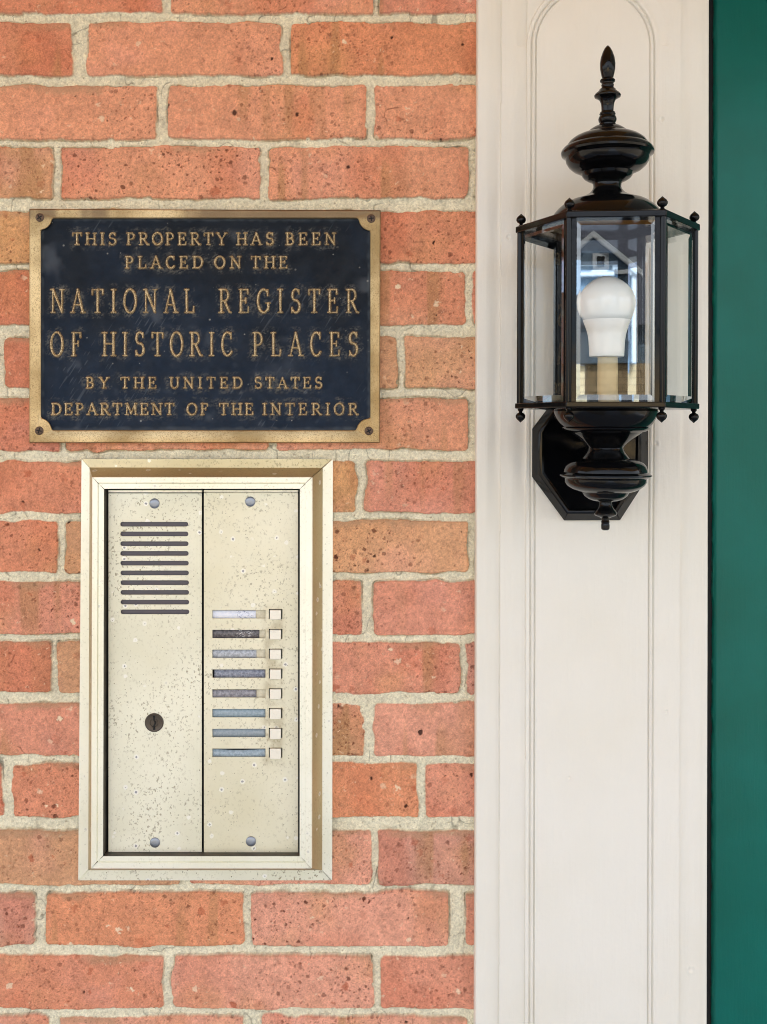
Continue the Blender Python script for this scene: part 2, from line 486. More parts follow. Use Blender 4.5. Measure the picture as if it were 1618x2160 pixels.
def masonry(us, vs):
    U, V = np.meshgrid(us, vs)
    wu = U + 3.4 * vn(U, V, 46, 1) + 1.1 * vn(U, V, 14, 2) + .8 * vn(U, V, 5, 22)
    wv = V + 3.0 * vn(U, V, 60, 3) + 1.1 * vn(U, V, 16, 4) + .8 * vn(U, V, 5, 23)
    sd = np.full(U.shape, 60.0); rgb = np.zeros(U.shape + (3,)); topd = np.full(U.shape, 99.0)
    hid = np.zeros(U.shape)
    for i, (a, b, c, d, k) in enumerate(BR):
        i0, i1 = np.searchsorted(us, (a - 22, b + 22)); j0, j1 = np.searchsorted(vs, (c - 22, d + 22))
        if i0 >= i1 or j0 >= j1: continue
        sl_ = (slice(j0, j1), slice(i0, i1))
        rr = 5 + 6 * ((i * 37) % 10) / 10
        ru, rv = wu[sl_], wv[sl_]
        tilt = (((i * 53) % 11) / 11 - .5) * 5
        rv = rv - tilt * (ru - (a + b) / 2) / 420
        qx = np.abs(ru - (a + b) / 2) - (b - a) / 2 + rr; qy = np.abs(rv - (c + d) / 2) - (d - c) / 2 + rr
        q = np.hypot(np.maximum(qx, 0), np.maximum(qy, 0)) + np.minimum(np.maximum(qx, qy), 0) - rr
        m = q < sd[sl_]
        sd[sl_] = np.where(m, q, sd[sl_])
        topd[sl_] = np.where(m, rv - c, topd[sl_])
        col = np.array(lin(PAL[k])); hid[sl_] = np.where(m, i, hid[sl_])
        rgb[sl_] = np.where(m[..., None], col, rgb[sl_])
    # ---- colour of the fired clay; every brick has its own temper
    off = hid * 91.7
    hb = [_h(hid, hid * 0 + k, 777 + k) for k in range(8)]
    chip = sst(.5, .9, vn(U, V, 26, 150)) * sst(-10, -1, sd) * 4.0 * (hb[7] > .35)
    sd = sd + chip
    n1 = fbm(U + off, V, 120, 5, 3)[..., None]; n2 = fbm(U, V + off, 34, 9, 3)[..., None]; n3 = fbm(U, V, 7, 12, 2)[..., None]
    n4 = vn(U + off, V * .6, 75, 14)[..., None]
    grit = vn(U * 1.1, V, 2.6, 15)[..., None]
    tan = np.array(lin((206, 154, 106))); pink = np.array(lin((220, 156, 140))); red = np.array(lin((190, 96, 64)))
    c = rgb * .74 + np.array(lin((238, 190, 152))) * .26
    def lay(c, col, f): return c * (1 - f[..., None]) + np.array(lin(col)) * f[..., None]
    c = c * (1 - .38 * sst(.10, .7, n1)) + tan * .38 * sst(.10, .7, n1)
    c = c * (1 - .34 * sst(.10, .7, -n1)) + pink * .34 * sst(.10, .7, -n1)
    c = c * (1 - .28 * sst(.2, .8, n4)) + red * .28 * sst(.2, .8, n4)
    # upright kiln and drip stains on some bricks
    st = sst(.25, .75, vn(U + off, V * .12, 24, 16)) * sst(.55, .75, hb[0])
    c = lay(c, (170, 128, 86), st * .55)
    c = c * (1 + .15 * n2 + .16 * n3 + .15 * grit)
    su = U + 1.7 * vn(U, V, 3.5, 31); sv = V + 1.7 * vn(U, V, 3.5, 32)
    ang = U + 4.5 * vn(U, V, 5, 33) + 2 * vn(U, V, 2.5, 35); anv = V + 3.5 * vn(U, V, 5, 34)
    dens = sst(-.45, .45, vn(U + off, V, 110, 66))
    s1, r1 = spots(su, sv, 16, .6, .9, 5.0, 40); s1b, r1b = spots(su, sv, 9.5, .65, .7, 2.6, 45); s1c, r1c = spots(su, sv, 5.6, .6, .5, 1.8, 47)
    s2, r2 = spots(ang, anv, 40, .5, 1.2, 9.0, 50, .9); s3, r3 = spots(ang, anv, 30, .4, .6, 6.5, 60); s3b, r3b = spots(ang, anv, 11, .4, .4, 2.2, 62)
    c = lay(c, (168, 80, 50), sst(-.8, 1.0, s2) * (.1 + .65 * r2) * (.3 + .7 * hb[1]))
    c = lay(c, (126, 64, 42), sst(-.4, .6, s1c) * (.25 + .6 * r1c) * (.45 + .55 * dens))
    c = lay(c, (104, 52, 36), sst(-.4, .5, s1b) * (.4 + .6 * r1b) * (.35 + .65 * dens) * (.6 + .4 * hb[2]))
    c = lay(c, (92, 46, 32), sst(-.5, .6, s1) * (.4 + .6 * r1) * (.3 + .7 * dens) * (.45 + .55 * hb[2]))
    lime = sst(-.15, .45, vn(U, V + off, 80, 68) + .9 * (hb[3] - .38))
    c = lay(c, (240, 218, 186), sst(-.5, .8, s3) * (.3 + .65 * r3) * lime)
    c = lay(c, (236, 208, 176), sst(-.4, .5, s3b) * (.15 + .6 * r3b) * (.25 + .75 * lime))
    s4, r4 = spots(su, sv, 80, .55, .8, 4.8, 70, .8)
    hole = sst(-.6, .8, s4)
    c = lay(c, (46, 28, 24), hole * .9)
    rg = np.abs(vn(U + 9 * vn(U, V, 16, 152), V, 64, 153)); fis = (1 - sst(.006, .024, rg)) * sst(.42, .6, vn(U, V, 120, 154)) * sst(-.1, .4, vn(U, V, 22, 158))
    c = lay(c, (104, 56, 40), fis * .6)
    # patchy grey-brown band along upper edges
    led = sst(17, 2, topd + 8 * vn(U, V, 40, 80) + 4 * vn(U, V, 9, 81)) * sst(-.1, .5, vn(U + off, V * .3, 110, 82)) * .6
    c = lay(c, (172, 138, 108), led)
    # ---- mortar
    g1 = fbm(U, V, 5, 90, 2); g2 = fbm(U, V, 26, 93, 3)
    g0 = vn(U, V, 2.6, 95); mc = np.array(lin((221, 214, 188))) * (1 + .18 * g1 + .13 * g2 + .15 * g0)[..., None]
    mrg = np.abs(vn(U, V + 6 * vn(U, V, 12, 156), 40, 155)); mfis = (1 - sst(.01, .04, mrg)) * sst(-.1, .3, vn(U, V, 80, 157))
    mc = mc * (1 - .45 * mfis[..., None])
    s5, r5 = spots(su, sv, 11, .4, .6, 2.2, 100)
    f = (sst(-.4, .6, s5) * .7)[..., None]; mc = mc * (1 - f) + np.array(lin((150, 136, 110))) * f
    smear = sst(.1, .65, vn(U, V, 85, 110)) * 5.0            # mortar lapping over some brick edges
    e = sd + smear * vn(U, V, 34, 111)
    mask = sst(.8, -.8, e)
    cc = mc * (1 - mask[..., None]) + c * mask[..., None]
    # ---- relief, metres towards the viewer
    face = .0000 + .0006 * vn(U + off, V, 90, 120) + .00035 * n2[..., 0] + .0002 * n3[..., 0] - hole * .0016 - .0006 * sst(-.5, .6, s1) - .0007 * fis - .0006 * sst(-.4, .6, s3) + .00022 * grit[..., 0] - .0010 * sst(2.2, -1.5, -sd - .5)
    flush = sst(.0, .6, vn(U, V, 210, 130))                 # repointed stretches lie nearly flush
    mort = -.0044 + .0030 * flush + .0010 * g2 + .0007 * g1 + .0003 * g0 - .0008 * mfis
    crack = np.exp(-((e - 1.2) / 1.1) ** 2) * sst(-.3, .4, vn(U, V, 48, 140) + .25 * sst(14, 0, np.abs(topd))) * (1 - .75 * flush)
    h = mort * (1 - mask) + face * mask - .0046 * crack
    return U, V, h, cc

def masonry_block(us, vs, off):
    U, V, h, cc = masonry(us, vs)
    co = np.stack([(U - CX) * SC, -h, ZC + (CY - V) * SC], -1).reshape(-1, 3)
    return co, grid_quads(len(vs), len(us), off), cc.reshape(-1, 3)

parts = []; off = 0
VT, VB = CY - (2.70 - ZC) / SC, CY + ZC / SC + 60
blocks = [(np.arange(-40, 1021, 1.45), np.arange(-40, 2201, 1.45)),
          (np.append(np.arange(-3300, -41, 8.0), -35.0), np.arange(VT, VB, 8.0)),
          (np.arange(-40, 1025, 8.0), np.append(np.arange(VT, -41, 8.0), -35.0)),
          (np.arange(-40, 1025, 8.0), np.arange(2194, VB, 8.0)),
          (np.arange(3790, 6200, 8.0), np.arange(VT, VB, 8.0))]
A = []; Q = []; C = []
for us, vs in blocks:
    co, q, c = masonry_block(us, vs, off)
    if off: co[:, 1] += .0003                       # the coarser surround tucks just behind
    A.append(co); Q.append(q); C.append(c); off += len(co)
me = mesh_np("brick_wall", np.concatenate(A), np.concatenate(Q), np.concatenate(C))
bw = link("brick_wall", me, M["masonry"], None, 180)
tag(bw, "weathered salmon and orange brick wall with pale sandy mortar behind plaque and intercom", "brick wall")
slab("house_wall", (-3.1, .17, -.2), (3.5, .3, 2.655), M["dark_gap"], None, "plain backing wall of the building standing behind the brick facing", "wall")

# ------------------------------------------------------------------ cream pilaster
def pil_h(U, V):
    u = U - 5.0 * (1 - V / 2160)
    h = np.full(u.shape, .0150)
    h = h - .0034 * sst(1020, 1051, u) * (u < 1052.5)                     # hollow before the first step
    h = h - .0026 * sst(1074, 1106, u) * (u < 1107)
    h = np.where(u > 1431.5, .0112 + .0018 * sst(1431, 1456, u), h)
    h = np.where(u > 1477.5, .0108, h)
    h = np.where(u > 1490, .0108 - .0012 * ((u - 1490) / 3) ** 2, h)
    h = np.where(u < 1005, .0150 - .0016 * ((1005 - u) / 3) ** 2, h)
    # arched sunk panel with a bead round it
    cx, cy, w = 1246.0, 96.0, 119.0
    dx = np.abs(u - cx)
    d = np.where(V > cy, dx - w, np.hypot(dx, V - cy) - w)
    p = np.interp(d, [-3, -.4, .4, 1.6, 3.2, 6.2, 8.6, 9.6, 10.8, 13, 18.5, 20.2],
                     [.0140, .0140, .0118, .0116, .0140, .0148, .0140, .0118, .0122, .0144, .0149, .0149])
    k = np.interp(d, [20, 22], [0, 1])
    left = (u < 1107) & (V > cy)
    h = np.where((d >= 20.2) & (V < cy), h - .0018 * sst(46, 21, d), h)
    h = np.where(d < 20.2, p, h)
    for (nx_, nv, nr) in ((1459, 2046, 5), (1396, 252, 4), (1384, 936, 4), (1366, 300, 4), (1072, 500, 4), (1200, 1640, 3), (1405, 1500, 3)):   # knocks and filled nail heads
        rr_ = np.hypot(U - nx_, V - nv); h = h - .0009 * np.exp(-(rr_ / nr) ** 2) + .0005 * np.exp(-((rr_ - 1.5 * nr) / nr * 1.5) ** 2)
    return h + .00012 * vn(U, V * .2, 9, 200) + .0003 * vn(U, V, 170, 201)
us = np.concatenate([np.arange(1001, 1150, .7), np.arange(1150, 1335, 1.6), np.arange(1335, 1499, .7)])
vs = np.concatenate([np.arange(VT - 4, -60, 24), np.arange(-60, 260, 1.3), np.arange(260, 2200, 3.0), np.arange(2200, VB, 20.0)])
U, V = np.meshgrid(us, vs)
lo = 1001.4 + 5 * (1 - V / 2160); hi = 1493 + 5 * (1 - V / 2160)
Uc = np.clip(U, lo, hi)
h = pil_h(Uc, V); k = (DC - .014) / DC
X = (Uc - CX) * SC * k; Zz = ZC + (CY - V) * SC * k
co = np.stack([X, -h, Zz], -1)
nz, nx = U.shape
# returns at both sides back to the wall
L = co[:, :1].copy(); L[..., 1] = .012; Rr = co[:, -1:].copy(); Rr[..., 1] = .16
co = np.concatenate([L, co, Rr], 1)
me = mesh_np("pilaster", co.reshape(-1, 3), grid_quads(nz, nx + 2))
pil = link("pilaster", me, M["cream"], None, 35)
tag(pil, "cream painted wooden pilaster with an arched beaded panel behind the lantern", "pilaster")

# ------------------------------------------------------------------ green door
DY = .10                      # the door hangs back in its opening
xg = P(1504, 0, -DY)[0]
dr = empty("door", ((xg + .46), .02, 0), "dark green painted door with glossy brushed paint right of the cream pilaster", "door")
us = np.concatenate([np.arange(0, .07, .0012), np.arange(.07, .921, .05)]); vs = np.arange(0, 2.086, .006)
U, V = np.meshgrid(us, vs[::-1])
lean = 5 * (1 - np.clip((CY + (ZC - V) / SC), -600, 4000) / 2160) * SC
edge = np.clip(U / .004, 0, 1)
ragged = .0006 * vn(V / SC, V * 0, 22, 310) + .0004 * vn(V / SC, V * 0, 6, 311)
co = np.stack([P(1503.0, 0, -DY)[0] + lean + U + np.where(U < .001, ragged, 0), DY - .002 + (1 - edge) ** 2 * .003 + 0 * U, V], -1)
L = co[:, :1].copy(); L[..., 1] = DY + .043
co = np.concatenate([L, co], 1)
link("door_leaf", mesh_np("door_leaf", co.reshape(-1, 3), grid_quads(*co.shape[:2])), M["door"], dr, 40)
xa = P(1480, 0, -DY)[0]; xb = P(1507, 0, -DY)[0]
MB().box((xa, DY + .006, 0), (xb + .003, DY + .05, 2.086)).obj("gap_strip", M["gap_black"], dr)  # black strip fills the door gap in place of its deep shade
MB().box((xg + .80, DY - .06, .98), (xg + .86, DY - .003, 1.04)).obj("door_handle", M["bronze"], dr)
lt = empty("door_lintel", (xg + .46, 0, 2.4), "cream painted lintel board above the green door", "lintel")
MB().box((P(1486, 0, 0)[0], -.010, 2.09), (xg + .98, .2, 2.655)).obj("board", M["cream"], lt)
MB().box((xg + .004, -.40, 2.09), (xg + .93, -.0101, 2.14)).obj("shade_hood", M["cream"], lt)  # hood added above the view to darken the door's top
pr2 = MB().box((xg + .93, -.014, 0), (xg + 1.18, .16, 2.085)).obj("pilaster", M["cream"])
tag(pr2, "plain cream pilaster on the far side of the green door", "pilaster")

# ------------------------------------------------------------------ bronze plaque
PD = .0095       # border face, metres off the brick
FD = .0055       # field
pl = empty("plaque", P(432, 688, 0), "bronze plaque with raised gold lettering on a navy field, above the intercom", "plaque")
OUT = [(62, 440.5), (803, 443.5), (801, 934), (62, 934)]
def notched(grow, cut):
    """inner outline of the border with scooped corners, clockwise on screen from the top left."""
    x0, x1, y0, y1 = 86 - grow, 781.5 + grow, 460.5 - grow, 908 + grow
    pts = []
    for (cx, cy, a0, sx, sy) in ((84, 459, 0, 1, 1), (783, 461, 1, -1, 1), (778, 909, 2, -1, -1), (83, 908, 3, 1, -1)):
        rad = cut - grow * .5
        ex = x0 if sx > 0 else x1; ey = y0 if sy > 0 else y1
        # small S shaped scoop
        arc = []
        for i in range(13):
            tt = i / 12 * math.pi / 2
            arc.append((cx + sx * rad * math.sin(tt), cy + sy * rad * math.cos(tt)))
        arc = [(ex, max(arc[0][1] * sy, (ey + sy * 0) * sy) * sy + sy * 3)] + [p for p in arc if (p[0] - ex) * sx > .6 and (p[1] - ey) * sy > .6] + [(cx + sx * (rad + 3), ey)]
        if a0 in (1, 3): arc = arc[::-1]
        pts.append(arc)
    return pts
def resample(loop, n):
    P_ = np.array(loop + [loop[0]], float); seg = np.hypot(*np.diff(P_, axis=0).T); s = np.concatenate([[0], np.cumsum(seg)])
    q = np.linspace(0, s[-1], n, endpoint=False)
    return np.stack([np.interp(q, s, P_[:, 0]), np.interp(q, s, P_[:, 1])], 1)
def corner_loop(arcs, per=70):
    """resample corner arcs and straight runs separately so that loops match."""
    L_ = []
    for i in range(4):
        a = arcs[i]; b = arcs[(i + 1) % 4]
        aa = np.array(a); seg = np.hypot(*np.diff(aa, axis=0).T); s = np.concatenate([[0], np.cumsum(seg)])
        q = np.linspace(0, s[-1], 16); L_ += list(zip(np.interp(q, s, aa[:, 0]), np.interp(q, s, aa[:, 1])))
        for k in range(1, per): L_.append((a[-1][0] + (b[0][0] - a[-1][0]) * k / per, a[-1][1] + (b[0][1] - a[-1][1]) * k / per))
    return L_
def outer_loop(inset, per=70):
    c = np.array(OUT, float); m = c.mean(0)
    c = c + np.sign(m - c) * inset
    L_ = []
    for i in range(4):
        a, b = c[i], c[(i + 1) % 4]
        L_ += [tuple(a)] * 16 if False else [tuple(a + (b - a) * 0)] * 1 + [tuple(a)] * 15
        for k in range(1, per): L_.append(tuple(a + (b - a) * k / per))
    return L_
cutr = 26
inn = corner_loop(notched(0, cutr)); inn2 = corner_loop(notched(2.2, cutr))
mb = MB()
mb.loops([[P(x, y, 0.0002) for x, y in outer_loop(0)], [P(x, y, PD - .001) for x, y in outer_loop(0)], [P(x, y, PD) for x, y in outer_loop(2)],
          [P(x, y, PD) for x, y in inn2], [P(x, y, PD - .0006) for x, y in inn], [P(x, y, FD - .0012) for x, y in corner_loop(notched(-1.0, cutr))]])
border = mb.obj("border", M["bronze"], pl, 30)

# lettering: stroked roman capitals, cast in relief
def arc(cx, cy, rx, ry, a0, a1, n=14):
    return [(cx + rx * math.cos(R(a0 + (a1 - a0) * i / n)), cy + ry * math.sin(R(a0 + (a1 - a0) * i / n))) for i in range(n + 1)]
K, N_ = 1.0, .62
def se(x, y, w=.13): return ([(x - w, y), (x + w, y)], N_)
G = {
 'A': (1.0, [([(.12, .02), (.48, .98)], N_), ([(.48, .98), (.86, .02)], K), ([(.26, .34), (.74, .34)], N_), se(.12, .02), se(.86, .02, .14)]),
 'B': (.85, [([(.22, .02), (.22, .98)], K), ([(.1, .98), (.5, .98)] + arc(.5, .76, .24, .22, 90, -90) + [(.22, .54)], .8), ([(.5, .54)] + arc(.5, .28, .32, .26, 90, -90) + [(.1, .02)], .85)]),
 'C': (.9, [(arc(.54, .5, .42, .49, 52, 318, 22), K), ([(.82, .98), (.82, .74)], N_)]),
 'D': (.98, [([(.2, .02), (.2, .98)], K), ([(.08, .98), (.45, .98)] + arc(.45, .5, .45, .48, 90, -90, 18) + [(.08, .02)], .9)]),
 'E': (.85, [([(.22, .02), (.22, .98)], K), ([(.08, .98), (.8, .98), (.8, .8)], N_), ([(.22, .52), (.62, .52)], N_), ([(.62, .62), (.62, .42)], N_), ([(.08, .02), (.84, .02), (.86, .24)], N_)]),
 'F': (.8, [([(.22, .02), (.22, .98)], K), ([(.08, .98), (.82, .98), (.82, .78)], N_), ([(.22, .52), (.62, .52)], N_), ([(.62, .62), (.62, .42)], N_), se(.22, .02, .17)]),
 'G': (.98, [(arc(.5, .5, .42, .49, 50, 330, 22), K), ([(.8, .96), (.8, .74)], N_), ([(.84, .40), (.84, .1)], K), ([(.66, .41), (.98, .41)], N_)]),
 'H': (1.02, [([(.2, .02), (.2, .98)], K), ([(.82, .02), (.82, .98)], K), ([(.2, .51), (.82, .51)], N_), se(.2, .02, .15), se(.2, .98, .15), se(.82, .02, .15), se(.82, .98, .15)]),
 'I': (.46, [([(.5, .02), (.5, .98)], K), se(.5, .02, .32), se(.5, .98, .32)]),
 'L': (.8, [([(.22, .02), (.22, .98)], K), se(.22, .98, .17), ([(.08, .02), (.84, .02), (.86, .26)], N_)]),
 'M': (1.2, [([(.16, .02), (.2, .98)], N_), ([(.2, .98), (.5, .1)], K), ([(.5, .1), (.8, .98)], N_), ([(.8, .98), (.85, .02)], K), se(.16, .02, .11), se(.85, .02, .12), se(.13, .98, .07), se(.87, .98, .07)]),
 'N': (1.0, [([(.17, .02), (.17, .98)], N_), ([(.17, .98), (.83, .04)], K), ([(.83, .04), (.83, .98)], N_), se(.17, .02, .13), se(.12, .98, .1), se(.83, .98, .13)]),
 'O': (.98, [(arc(.5, .5, .42, .5, 0, 360, 32), .95)]),
 'P': (.82, [([(.22, .02), (.22, .98)], K), ([(.08, .98), (.48, .98)] + arc(.48, .72, .32, .26, 90, -90) + [(.22, .46)], .85), se(.22, .02, .17)]),
 'R': (.95, [([(.22, .02), (.22, .98)], K), ([(.08, .98), (.46, .98)] + arc(.46, .74, .28, .24, 90, -90) + [(.22, .5)], .85), ([(.46, .5), (.84, .03), (.96, .02)], K), se(.22, .02, .16)]),
 'S': (.8, [(arc(.5, .75, .31, .24, 35, 240, 14) + arc(.5, .27, .34, .26, 75, -150, 16), K), ([(.78, .98), (.78, .8)], N_), ([(.17, .02), (.17, .22)], N_)]),
 'T': (.9, [([(.5, .02), (.5, .98)], K), ([(.08, .78), (.08, .98), (.92, .98), (.92, .78)], N_), se(.5, .02, .18)]),
 'U': (1.0, [([(.2, .98), (.2, .34)] + arc(.51, .34, .31, .33, 180, 360, 16) + [(.82, .98)], .9), se(.2, .98, .15), se(.82, .98, .13)]),
 'Y': (.95, [([(.1, .98), (.5, .48)], K), ([(.9, .98), (.5, .48)], N_), ([(.5, .48), (.5, .02)], K), se(.12, .98, .12), se(.88, .98, .12), se(.5, .02, .17)]),
}
LINES = [
 (491.5, 516.5, 1.65, [("THIS", 152, 247), ("PROPERTY", 267, 479), ("HAS", 498, 579), ("BEEN", 602, 709)]),
 (541, 566, 1.65, [("PLACED", 264, 429), ("ON", 452, 509), ("THE", 529, 608)]),
 (610, 660, 1.95, [("NATIONAL", 107, 412), ("REGISTER", 461, 757)]),
 (701, 751, 1.95, [("OF", 106, 174), ("HISTORIC", 215, 492), ("PLACES", 533, 757)]),
 (796, 819, 1.6, [("BY", 181, 230), ("THE", 254, 331), ("UNITED", 357, 512), ("STATES", 536, 681)]),
 (851, 875, 1.6, [("DEPARTMENT", 108, 368), ("OF", 394, 441), ("THE", 462, 536), ("INTERIOR", 553, 756)]),
]
def strokes(line):
    y0, y1, tw, words = line; out = []
    for w, x0, x1 in words:
        tot = sum(G[ch][0] for ch in w); H = y1 - y0
        lw = min(.95 * H if H < 30 else .58 * H, (x1 - x0) / (tot + .16 * (len(w) - 1)))
        gap = ((x1 - x0) - tot * lw) / max(1, len(w) - 1) if len(w) > 1 else 0
        x = x0
        for ch in w:
            gw, st = G[ch]
            for pts, th in st:
                out.append(([(x + p[0] * gw * lw, y1 - p[1] * H) for p in pts], tw * th))
            x += gw * lw + gap
    return out
def seg_d(U, V, sts):
    """signed distance (px) to the nearest stroke edge, negative inside."""
    D = np.full(U.shape, 40.0)
    us, vs = U[0], V[:, 0]
    for pts, th in sts:
        for (ax, ay), (bx, by) in zip(pts[:-1], pts[1:]):
            i0, i1 = np.searchsorted(us, (min(ax, bx) - 14, max(ax, bx) + 14)); j0, j1 = np.searchsorted(vs, (min(ay, by) - 14, max(ay, by) + 14))
            if i0 >= i1 or j0 >= j1: continue
            s_ = (slice(j0, j1), slice(i0, i1)); u, v = U[s_], V[s_]
            L2 = (bx - ax) ** 2 + (by - ay) ** 2 + 1e-9
            tt = np.clip(((u - ax) * (bx - ax) + (v - ay) * (by - ay)) / L2, 0, 1)
            D[s_] = np.minimum(D[s_], np.hypot(u - ax - tt * (bx - ax), v - ay - tt * (by - ay)) - th)
    return D
def field_h(U, V):
    return .00025 * vn(U, V, 30, 400) + .00012 * vn(U, V, 8, 401)
# the field
us = np.arange(80, 788, 1.0); vs = np.arange(454, 916, 1.0)
U, V = np.meshgrid(us, vs)
D = np.full(U.shape, 40.0)
for ln in LINES: D = np.minimum(D, seg_d(U, V, strokes(ln)))
c0 = np.array(lin((16, 24, 34))) ; c1 = np.array(lin((24, 37, 54)))
mixv = sst(-.6, .6, fbm(U, V, 160, 410, 3) + (V - 690) / 420)[..., None]
c = c0 * (1 - mixv) + c1 * mixv
c = c * (1 + .25 * fbm(U, V, 12, 415, 3)[..., None])
dust = sst(16, 1, D + 5 * fbm(U, V, 9, 420, 2)) * sst(-.3, .45, fbm(U, V, 16, 421, 3)) * sst(-.35, .55, fbm(U + V, V - .4 * U, 3.2, 424, 2)) * .75
f = dust[..., None]; c = c * (1 - f) + np.array(lin((106, 104, 98))) * f
ring = sst(3.0, .6, D) * .5 * sst(-.5, .2, vn(U, V, 7, 423))
f = ring[..., None]; c = c * (1 - f) + np.array(lin((104, 80, 48))) * f
sc1 = sst(.52, .8, vn(U * .8 + V * .5, V * .15 - U * .02, 3, 430)) * sst(.0, .6, vn(U, V, 70, 431)) * .12
f = sc1[..., None]; c = c * (1 - f) + np.array(lin((150, 158, 168))) * f
sp_, rp_ = spots(U, V, 36, .3, .5, 2.4, 440)
f = (sst(-.5, .6, sp_) * .55 * rp_)[..., None]; c = c * (1 - f) + np.array(lin((190, 190, 184))) * f
hz = (sst(.25, .8, fbm(U, V, 55, 450, 3)) * .16)[..., None]; c = c * (1 - hz) + np.array(lin((140, 148, 158))) * hz
edge_d = np.minimum(np.minimum(U - 86, 781.5 - U), np.minimum(V - 460.5, 908 - V))
f = (sst(9, 0, edge_d + 3 * vn(U, V, 10, 460)) * .3)[..., None]; c = c * (1 - f) + np.array(lin((104, 112, 118))) * f
kk = (DC - FD) / DC
co = np.stack([(U - CX) * SC * kk, -FD - field_h(U, V), ZC + (CY - V) * SC * kk], -1)
link("field", mesh_np("field", co.reshape(-1, 3), grid_quads(*U.shape), c.reshape(-1, 3)), M["navy"], pl, 180)
# one cast line of letters after another
for ln in LINES:
  y0, y1 = ln[0], ln[1]
  for wd in ln[3]:
    us = np.arange(wd[1] - 8, wd[2] + 8, .62); vs = np.arange(y0 - 6, y1 + 6, .62)
    U, V = np.meshgrid(us, vs)
    D = seg_d(U, V, strokes((ln[0], ln[1], ln[2], [wd]))) + .35 * vn(U, V, 5, 470) + .25 * vn(U, V, 14, 471)
    hh = np.interp(D, [-1.8, -1.0, -.3, .5, 1.4], [.0023, .0022, .0017, .0003, -.0009])
    co = np.stack([(U - CX) * SC * kk, -FD - field_h(U, V) - hh, ZC + (CY - V) * SC * kk], -1).reshape(-1, 3)
    q = grid_quads(*U.shape); inside = (D < 1.5).ravel()
    q = q[inside[q].any(1)]
    used = np.unique(q); remap = np.full(len(co), -1); remap[used] = np.arange(len(used))
    link("lettering", mesh_np("lettering", co[used], remap[q]), M["letters"], pl, 180)

def screw(px, py, d, rpx, mat, parent, kind):
    c = P(px, py, d); r = rpx * SC
    mb = MB()
    if kind == 'pan':
        mb.lathe([(r * 1.0, -.0006), (r, .0006), (r * .93, .0011), (r * .6, .0016), (r * .25, .0018), (.0, .0018)], c, 28, 'y')
        return mb.obj("screw", mat, parent, 40)
    # phillips head sunk in its hole
    mb.lathe([(r, -.0008), (r, .0003), (r * .86, .0008), (r * .6, .0010), (0, .0011)], c, 28, 'y')
    o = mb.obj("screw", mat, parent, 40)
    cr = MB(); a = random.uniform(0, 1.5)
    for k in range(2):
        an = a + k * math.pi / 2; dx, dz = math.cos(an) * r * .62, math.sin(an) * r * .62; ox, oz = -math.sin(an) * r * .13, math.cos(an) * r * .13
        y0, y1 = c[1] - .0013 - k * .00005, c[1] - .0002
        V_ = [(c[0] + sx * dx + sy * ox, y, c[2] + sx * dz + sy * oz) for y in (y0, y1) for (sx, sy) in ((-1, -1), (1, -1), (1, 1), (-1, 1))]
        cr.add(V_, [(0, 1, 2, 3), (4, 7, 6, 5), (0, 4, 5, 1), (1, 5, 6, 2), (2, 6, 7, 3), (3, 7, 4, 0)])
    cr.obj("cross_slot", M["dark_gap"], o)
    return o
for (x, y) in ((84, 459), (783, 461), (83, 908.5), (778, 909)):
    screw(x, y, PD, 9.0, M["dark_screw"], pl, 'phillips')

# ------------------------------------------------------------------ intercom
ic = empty("intercom", P(433, 1412, 0), "champagne aluminium apartment intercom with speaker slots and eight call buttons, set in the brick", "intercom")
Ocs = [(172, 968), (700, 968), (698.5, 1857), (165, 1857)]
Bcs = [(189, 986), (680, 987), (679, 1835.5), (186, 1835.5)]
Tcs = [(194.5, 1006), (657.5, 1006), (656.5, 1832.5), (192, 1832.5)]
T2 = [(206, 1018), (646, 1018), (645.5, 1819.5), (203.5, 1819.5)]
T3 = [(207.4, 1019.4), (644.6, 1019.4), (644.1, 1818), (204.9, 1818)]
T4 = [(208.8, 1020.8), (643.2, 1020.8), (642.7, 1816.6), (206.3, 1816.6)]
Ics = [(219.5, 1031), (634, 1031), (633.5, 1806), (217.5, 1806)]
Ics2 = [(CX + (x - CX) * (DC - .030) / (DC - .008), CY + (y - CY) * (DC - .030) / (DC - .008)) for x, y in Ics]
prof = [(Ocs, .0005), (Ocs, .0055), (Ocs, .006), (Bcs, .006), (Tcs, .0295), ([(x + (1 if i in (0, 3) else -1), y + (1 if i < 2 else -1)) for i, (x, y) in enumerate(Tcs)], .030),
        (T2, .030), (T3, .0289), (T4, .030), (Ics, .030), (Ics2, .008)]
for side in range(4):
    mb = MB(); strip = []
    for c, d in prof:
        a, b = Vector(P(*c[side], d)), Vector(P(*c[(side + 1) % 4], d)); e = (b - a).normalized() * .00045
        strip.append((a + e, b - e))
    V_ = [p for ab in strip for p in ab]; F_ = [(2 * i, 2 * i + 1, 2 * i + 3, 2 * i + 2) for i in range(len(strip) - 1)]
    mb.add(V_, F_)
    # mitred ends reach back so that the joint is a dark slit
    o = mb.obj("frame_rail", [M["champagne_head_rail" if side == 0 else "champagne_foot_rail" if side == 2 else "champagne_trim"], M["brown_slope"], M["champagne_trim"], M["shaded_rebate"]], ic)
    for p_ in o.data.polygons:                                # outer flange, brown slope, raised trim, inner wall with painted shade
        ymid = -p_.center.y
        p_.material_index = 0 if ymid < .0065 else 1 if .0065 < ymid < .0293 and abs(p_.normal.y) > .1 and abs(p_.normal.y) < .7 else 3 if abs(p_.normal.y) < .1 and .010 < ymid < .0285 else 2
    s_ = o.modifiers.new("thick", 'SOLIDIFY'); s_.thickness = .0012; s_.offset = -1
back = MB()
back.loops([[P(x, y, .0004) for x, y in Bcs], [P(x, y, .009) for x, y in Tcs]], True)
